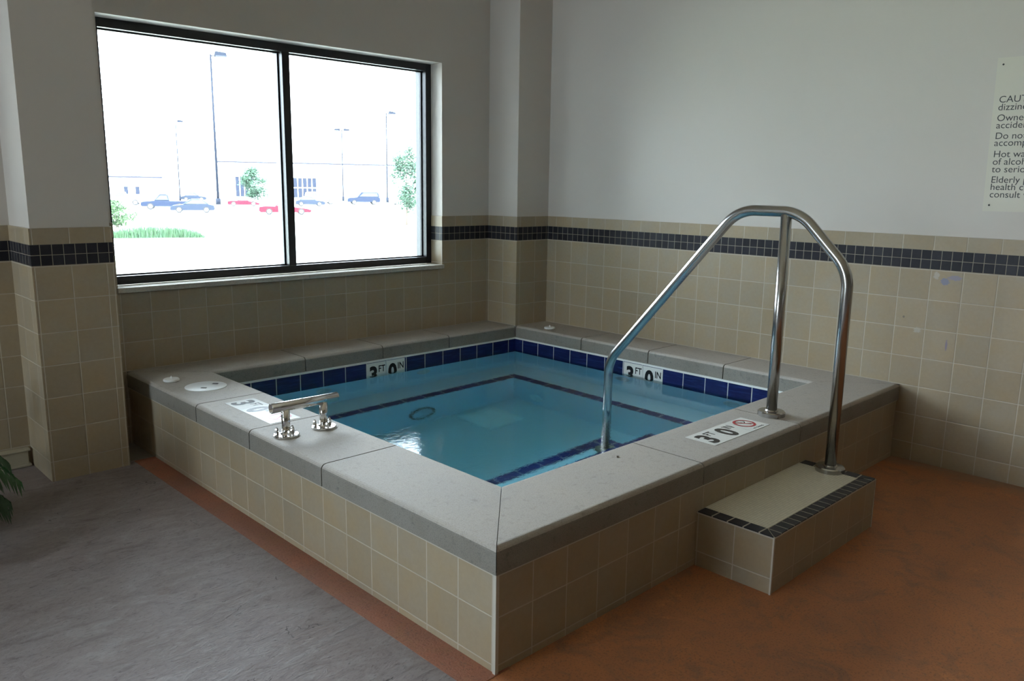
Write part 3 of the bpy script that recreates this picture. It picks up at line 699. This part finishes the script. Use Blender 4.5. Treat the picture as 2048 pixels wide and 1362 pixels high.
# plant at the left edge
def plant():
    e = empty('potted_palm', V3(-8.1, 14.5, ZB)); tag(e, 'dark green leafy palm in a pot at the left edge beside the pier', 'plant')
    base = V3(-8.1, 14.5, ZB)
    lathe('pot', base, [(.11, 0), (.15, .01), (.185, .26), (.20, .27), (.20, .30), (.18, .30), (.17, .27)], plain('brown_clay_pot', (.12,.06,.04), .6), e, 32)
    lf = NT('dark_green_leaf'); lf.bsdf(lf.mix(lf.noise(lf.geo(), 14), (.016,.055,.014), (.035,.10,.022)), .38, spec=.5)
    st = plain('green_stem', (.05,.09,.03), .5)
    rnd = random.Random(11)
    for i in range(26):
        az = math.radians(rnd.uniform(-75, 60) if i < 17 else rnd.uniform(60, 285)); L = rnd.uniform(.42, .62); rise = rnd.uniform(.05, .85) if i >= 5 else rnd.uniform(-.1, .15)
        d = Vector((math.cos(az), math.sin(az), 0)); P0 = base+Vector((0,0,.27))+d*.03; pts = []
        n = 12
        for k in range(n+1):
            t = k/n; pts.append(P0+d*(L*t*(1-.12*t))+Vector((0,0, rise*t*1.2-1.0*(t**2)*(rise*.75+.20))))
        s = smooth_tube('frond_stem', pts, [.004*(1-.7*k/n) for k in range(n+1)], st, e, 6)
        vs, fs = [], []
        for k in range(3, n+1):
            tdir = (pts[k]-pts[k-1]).normalized(); sd = tdir.cross(Vector((0,0,1))).normalized()
            for sg in (-1, 1):
                for h_ in (0, .5):
                    o_ = pts[k]-(pts[k]-pts[k-1])*h_; ll = .15*math.sin(math.pi*min(1, (k-h_)/n*.85+.12))+.03; dr_ = (sd*sg*.75+tdir*.65).normalized()
                    wv = dr_.cross(Vector((0,0,1))).normalized()*.0075; b0 = len(vs)
                    a1 = o_+dr_*ll*.5+Vector((0,0,-.012)); a2 = o_+dr_*ll+Vector((0,0,-.055))
                    vs += [o_-wv*.4, o_+wv*.4, a1+wv, a1-wv, a2]; fs += [(b0, b0+1, b0+2, b0+3), (b0+3, b0+2, b0+4)]
        link('frond_leaves', mesh_from(vs, fs), lf.m, s)
plant()

# ------------------------------------------------------------------ outside: lot, cars, lamps, trees, buildings
GZ = -2.0
def paint(name, col, rough=.45): return plain(name, col, rough, spec=.12)
def grassy():
    t = NT('pale_dry_grass'); p = t.geo(); n = t.noise(p, .35, 5, .6); n2 = t.noise(p, 2.2, 5, .75)
    c = t.mix(t.ramp(n, [(.4, (0,0,0)), (.65, (1,1,1))]), (.42,.44,.34), (.50,.50,.44)); c = t.mix(t.ramp(n2, [(.66, (0,0,0)), (.74, (1,1,1))]), c, (.03,.06,.02))
    t.bsdf(c, .95, spec=.1); return t.m
def lot_m():
    t = NT('bleached_parking_lot'); t.bsdf(t.mix(t.noise(t.geo(), .4, 4), (.40,.40,.40), (.48,.48,.47)), .9, spec=.2); return t.m
def plane(name, x0, x1, y0, y1, z, mat):
    return struct(link(name, mesh_from([(x0,y0,z-.2), (x1,y0,z-.2), (x1,y1,z-.2), (x0,y1,z-.2), (x0,y0,z), (x1,y0,z), (x1,y1,z), (x0,y1,z)], [(3,2,1,0), (4,5,6,7), (0,1,5,4), (1,2,6,5), (2,3,7,6), (3,0,4,7)]), mat))
plane('ground', -160, 260, 3.4, 78, GZ, grassy()); plane('ground', -160, 260, 78, 330, GZ, lot_m())
GL = plain('car_glass', (.03,.035,.045), .3, spec=.35); TY = plain('black_tyre', (.015,.015,.016), .8); HB = plain('silver_wheel', (.45,.46,.48), .35, .8)
def car(name, label, cat, x, y, ang, body, L, H, kind='sedan', flip=False):
    Wd = 1.75; e = empty(name, Vector((x, y, GZ)), 0); tag(e, label, cat, 'vehicles parked in the lot outside')
    # side outline of the lower body and the cabin, in fractions of L and H; nose at +x
    wheelr = .33 if kind in ('sedan', 'sports') else .38
    low = {'sedan': [(0,.26), (.01,.52), (.10,.60), (.30,.62), (.66,.60), (.93,.52), (.995,.42), (1,.24), (.97,.16), (.03,.17)],
           'sports': [(0,.26), (.01,.56), (.12,.62), (.34,.60), (.62,.58), (.92,.44), (1,.34), (.99,.22), (.96,.16), (.03,.17)],
           'suv': [(0,.26), (.005,.56), (.30,.58), (.70,.58), (.95,.52), (.995,.46), (1,.26), (.97,.2), (.03,.2)],
           'pickup': [(0,.28), (.005,.56), (.42,.57), (.70,.58), (.95,.52), (.995,.46), (1,.28), (.97,.2), (.03,.2)]}[kind]
    cab = {'sedan': [(.12,.60), (.26,.93), (.36,1.0), (.52,.99), (.72,.61)], 'sports': [(.30,.60), (.38,.90), (.46,1.0), (.54,.98), (.68,.59)],
           'suv': [(.015,.57), (.05,.93), (.10,1.0), (.56,1.0), (.71,.58)], 'pickup': [(.40,.57), (.43,.95), (.47,1.0), (.60,1.0), (.72,.58)]}[kind]
    def prism(outline, w0, w1, inset=None):
        n = len(outline); vs = []; zlo = min(p[1] for p in outline); zhi = max(p[1] for p in outline)
        for s in (-1, 1):
            for (a, b_) in outline:
                f = (b_-zlo)/(zhi-zlo); w_ = w0+(w1-w0)*f; vs.append(((a-.5)*L, s*w_/2, b_*H))
        return vs, [tuple(range(n)), tuple(range(2*n-1, n-1, -1))]+[(i, n+i, n+(i+1) % n, (i+1) % n) for i in range(n)]
    R_ = Matrix.Translation(Vector((x, y, GZ))) @ Matrix.Rotation(ang+(math.pi if flip else 0), 4, 'Z')
    def add(nm, vf, mat, bev=.05, par=e):
        me = mesh_from([Vector(v) for v in vf[0]], vf[1]); bm = bmesh.new(); bm.from_mesh(me); bmesh.ops.recalc_face_normals(bm, faces=bm.faces); bm.to_mesh(me); bm.free()
        me.transform(R_); o = link(nm, me, mat, par)
        if bev: b_ = o.modifiers.new('b', 'BEVEL'); b_.width = bev; b_.segments = 2; b_.limit_method = 'ANGLE'
        return o
    body_o = add('body', prism(low, Wd, Wd*.97), body)
    add('cabin', prism(cab, Wd*.93, Wd*.72), body)
    # side windows and screens: glass slightly proud of the cabin
    cz = [(a, b_) for a, b_ in cab]; cxm = sum(a for a, _ in cz)/len(cz); mid_ = .76
    def shrink(p, k): return (cxm+(p[0]-cxm)*k, .80+(p[1]-.80)*k if True else 0)
    g_ = [(cxm+(a-cxm)*.82, max(b_, .64)*1.0-.0 if b_ < .7 else .93) for a, b_ in cz]
    mi = len(g_)//2
    add('side_window', prism(g_, Wd*.93, Wd*.76), GL, 0)
    for a in (.19, .80):
        for s in (-1, 1):
            def cyl(r, w0, w1, n=24):
                vs = [((a-.5)*L+r*math.cos(2*math.pi*k/n), s*(Wd/2+w_), wheelr+r*math.sin(2*math.pi*k/n)) for w_ in (w0, w1) for k in range(n)]
                return vs, [tuple(range(n)), tuple(range(2*n-1, n-1, -1))]+[(k, n+k, n+(k+1) % n, (k+1) % n) for k in range(n)]
            wv = add('wheel', cyl(wheelr, -.2, .015), TY, 0); add('wheel_rim', cyl(wheelr*.62, -.05, .025), HB, 0, wv)
    return e
A = math.radians(-25)
NV, RD, WH, GY, SL = paint('navy_car_paint', (.012,.018,.036)), paint('red_car_paint', (.16,.006,.016)), paint('white_car_paint', (.75,.75,.75)), paint('slate_car_paint', (.018,.024,.038)), paint('silver_car_paint', (.35,.37,.40))
car('sedan', 'dark blue sedan parked side on in the lot, the nearest dark car', 'car', 35.5, 86.2, A, GY, 4.5, 1.48, 'sedan', True)
car('pickup_truck', 'dark blue pickup truck parked behind the nearest dark sedan', 'truck', 36.6, 96.6, A, NV, 5.2, 1.78, 'pickup', True)
car('pickup_truck', 'white truck parked farthest left in the lot', 'truck', 38.1, 115.0, A, WH, 5.2, 1.8, 'pickup', True)
car('sports_car', 'bright red low car seen on both sides of the window mullion', 'car', 42.0, 76.0+2, A, RD, 5.4, 1.42, 'sports')
car('sports_car', 'red low car parked beneath the small tree left of the mullion', 'car', 51.4, 106.8, A, RD, 4.3, 1.2, 'sports')
car('hatchback', 'small slate car parked just behind the bright red car', 'car', 60.5, 104.5, A, GY, 4.2, 1.4, 'sedan')
car('suv', 'dark large suv in the back row, right of the white ones', 'car', 73.2, 109.7, A, NV, 5.2, 2.0, 'suv', True)
car('suv', 'white suv parked in the back row below the shop entrance', 'car', 71.0, 119.5, A, WH, 4.7, 1.8, 'suv')
car('pickup_truck', 'white truck beside the dark large suv', 'truck', 67.4, 113.1, A, WH, 5.0, 1.8, 'pickup')
car('sedan', 'pale sedan parked between the dark suv and the tree on the right', 'car', 78.7, 106.0, A, WH, 4.5, 1.4, 'sedan')
car('hatchback', 'small dark car far off to the left of the tall lamp', 'car', 56.8, 136.0, A, GY, 4.0, 1.4, 'sedan')
PM = plain('dark_painted_pole', (.010,.013,.022), .6, spec=.1)
def lamp(x, y, h, r, label, heads):
    e = empty('parking_lot_lamp', Vector((x, y, GZ))); tag(e, label, 'street lamp', 'parking lot lamps outside')
    smooth_tube('pole', [(x, y, GZ), (x, y, GZ+h)], [r, r*.7], PM, e, 12)
    smooth_tube('pole_base', [(x, y, GZ), (x, y, GZ+.9)], r*1.9, PM, e, 14)
    for s in heads:
        d = Vector((math.cos(A), math.sin(A), 0))*s; b_ = Vector((x, y, GZ+h)); hw = r*4.2
        smooth_tube('arm', [b_-Vector((0,0,r)), b_-Vector((0,0,r))+d*r*3.5], r*.4, PM, e, 8)
        me = mesh_from([Vector(v) for v in ((0,-hw,-.9*r), (hw*2.2,-hw,-.9*r), (hw*2.2,hw,-.9*r), (0,hw,-.9*r), (.2*hw,-hw*.9,2.2*r), (hw*2,-hw*.9,1.4*r), (hw*2,hw*.9,1.4*r), (.2*hw,hw*.9,2.2*r))], [(3,2,1,0), (4,5,6,7), (0,1,5,4), (1,2,6,5), (2,3,7,6), (3,0,4,7)])
        me.transform(Matrix.Translation(b_+d*r*2.5) @ Matrix.Rotation(math.atan2(d.y, d.x), 4, 'Z')); link('lamp_head', me, PM, e)
lamp(51.3, 114.6, 21.0, .19, 'tallest parking lot lamp, with one square head, in the left pane', (1,))
lamp(34.2, 113.4, 14.9, .15, 'parking lot lamp whose head shows at the left edge of the window', (1,))
lamp(54.2, 135.4, 12.9, .10, 'thin distant parking lot lamp between the tallest lamp and the left edge', (1,))
lamp(83.5, 131.7, 13.0, .12, 'twin headed parking lot lamp in the right pane', (1, -1))
lamp(85.4, 120.2, 15.6, .14, 'single headed parking lot lamp beside the tree in the right pane', (1,))
def leafy(name, label, cat, x, y, h, rw, trunk_h, n, seed, leaf=.14, col=((.022,.055,.034), (.055,.10,.055)), mid=.62, group=None):
    rnd = random.Random(seed); e = empty(name, Vector((x, y, GZ))); tag(e, label, cat, group)
    smooth_tube('trunk', [(x, y, GZ), (x+.05, y, GZ+trunk_h), (x, y, GZ+h*.8)], [.09, .07, .02], plain('bark', (.12,.09,.07), .9), e, 8)
    t = NT('leaves'); t.bsdf(t.mix(t.noise(t.geo(), 2), col[0], col[1]), .7, spec=.2)
    vs, fs = [], []
    bl = [(rnd.gauss(0, rw*.42), rnd.gauss(0, rw*.42), rnd.uniform(.05, .95)) for _ in range(26)]
    for i in range(n):
        q = rnd.choice(bl); f = q[2]; wd = math.sin(math.pi*min(1, f*.85+.12))
        c = Vector((x+q[0]*wd+rnd.gauss(0, rw*.17), y+q[1]*wd+rnd.gauss(0, rw*.17), GZ+trunk_h+(h-trunk_h)*f+rnd.gauss(0, .06*h)))
        a = Vector((rnd.gauss(0,1), rnd.gauss(0,1), rnd.gauss(0,1))).normalized(); b_ = a.orthogonal().normalized(); s = leaf*rnd.uniform(.6, 1.3); k = len(vs)
        vs += [c-a*s, c+b_*s*.5, c+a*s, c-b_*s*.5]; fs.append((k, k+1, k+2, k+3))
    link('foliage', mesh_from(vs, fs), t.m, e)
leafy('small_tree', 'small leafy tree in the lot just left of the mullion', 'tree', 54.6, 110.4, 5.3, 2.0, 1.1, 3200, 3, .2)
leafy('small_tree', 'leafy young tree at the right end of the right pane', 'tree', 39.95, 53.8, 6.5, 1.5, 1.5, 4600, 5, .13)
leafy('shrub', 'light green shrub behind the tall grass at the left of the window', 'shrub', 19.2, 61.0, 1.9, 1.5, .1, 1300, 7, .13, ((.025,.06,.02), (.05,.085,.03)))
def tall_grass():
    rnd = random.Random(9); vs, fs = [], []
    for i in range(5200):
        s = rnd.uniform(-2.6, 2.6); f = max(0, 1-abs(s/2.7)**3)
        x = 17.3+s*math.cos(A)+rnd.gauss(0,.1); y = 48.7+s*math.sin(A)+rnd.uniform(-.5, .5); h = rnd.uniform(.25, .95)*(.35+.65*f)
        a = rnd.uniform(0, 6.28); dx, dy = math.cos(a)*.018, math.sin(a)*.018; lx, ly = rnd.gauss(0,.07), rnd.gauss(0,.07); k = len(vs)
        vs += [Vector((x-dx, y-dy, GZ)), Vector((x+dx, y+dy, GZ)), Vector((x+lx, y+ly, GZ+h))]; fs.append((k, k+1, k+2))
    t = NT('grass_blades'); t.bsdf(t.mix(t.noise(t.geo(), 3), (.030,.075,.040), (.075,.13,.060)), .7, spec=.2)
    tag(link('tall_grass', mesh_from(vs, fs), t.m), 'long clump of tall green grass on the verge outside', 'grass', kind='stuff')
tall_grass()
WL = plain('white_shop_wall', (.72,.72,.72), .8); DG = plain('dark_shop_glass', (.012,.016,.03), .3, spec=.2); MU = plain('white_shop_frame', (.6,.62,.66), .5); RFM = plain('grey_roof_edge', (.03,.03,.04), .7, spec=.1)
def wbox(bag, o, d, nrm, a0, a1, z0, z1, t0, t1):
    b_ = len(bag[0])
    for z in (z0, z1):
        for (a, t) in ((a0, t0), (a1, t0), (a1, t1), (a0, t1)): bag[0].append(o+d*a+nrm*t+Vector((0,0,z)))
    bag[1].extend(tuple(b_+i for i in q) for q in ((3,2,1,0), (4,5,6,7), (0,1,5,4), (1,2,6,5), (2,3,7,6), (3,0,4,7)))
def shop(name, label, o, L, H, openings, roof=True):
    d = Vector((math.cos(A), math.sin(A), 0)); nr = Vector((math.sin(A), -math.cos(A), 0)); o = Vector(o)
    e = empty(name, o); tag(e, label, 'building')
    bag = ([], []); wbox(bag, o, d, nr, 0, L, 0, H, -9, 0); link('wall', mesh_from(*bag), WL, e)
    if roof: bag = ([], []); wbox(bag, o, d, nr, -.2, L+.2, H, H+.25, -9.2, .2); link('roof_edge', mesh_from(*bag), RFM, e)
    for (a0, a1, z0, z1, nx, nz) in openings:
        bag = ([], []); wbox(bag, o, d, nr, a0, a1, z0, z1, -.02, .06); wn = link('window', mesh_from(*bag), DG, e)
        bag = ([], [])
        for i in range(nx+1): x = a0+(a1-a0)*i/nx; wbox(bag, o, d, nr, x-.09, x+.09, z0, z1, .05, .16)
        for i in range(nz+1): z = z0+(z1-z0)*i/nz; wbox(bag, o, d, nr, a0, a1, z-.09, z+.09, .05, .16)
        link('glazing_bar', mesh_from(*bag), MU, wn)
shop('shop_building', 'long white shop with a glazed entrance behind the parked cars', (70.0, 155.0, GZ), 44, 7.0, [(3.0, 6.5, .3, 4.4, 4, 1), (12.2, 18.8, .2, 4.3, 7, 2)])
shop('shop_building', 'low pale building beyond the white truck on the left', (43.0, 139.0, GZ), 9.0, 3.7, [(3.3, 4.1, 1.0, 2.4, 1, 1), (5.0, 5.8, 1.0, 2.4, 1, 1)])
# the far horizon: low hazy tree line is lost in glare, so only sky stands there

# sky light is sampled through each window opening
for (a, c) in OPEN:
    l = bpy.data.lights.new('window_sky_portal', 'AREA'); l.shape = 'RECTANGLE'; l.size = (c-a)*U; l.size_y = (HEAD-2.93)*U; l.cycles.is_portal = True
    o = bpy.data.objects.new('window_sky_portal', l); COL.objects.link(o); o.location = V3((a+c)/2, D+1.25, (HEAD+2.93)/2); o.rotation_euler = (math.radians(-90), 0, 0)
for (a, c) in FILL_OPEN:
    l = bpy.data.lights.new('window_sky_portal', 'AREA'); l.shape = 'RECTANGLE'; l.size = 13*U; l.size_y = (c-a)*U; l.cycles.is_portal = True
    o = bpy.data.objects.new('window_sky_portal', l); COL.objects.link(o); o.location = V3(RX0-1.05, (a+c)/2, 7.5); o.rotation_euler = (0, math.radians(-90), 0)
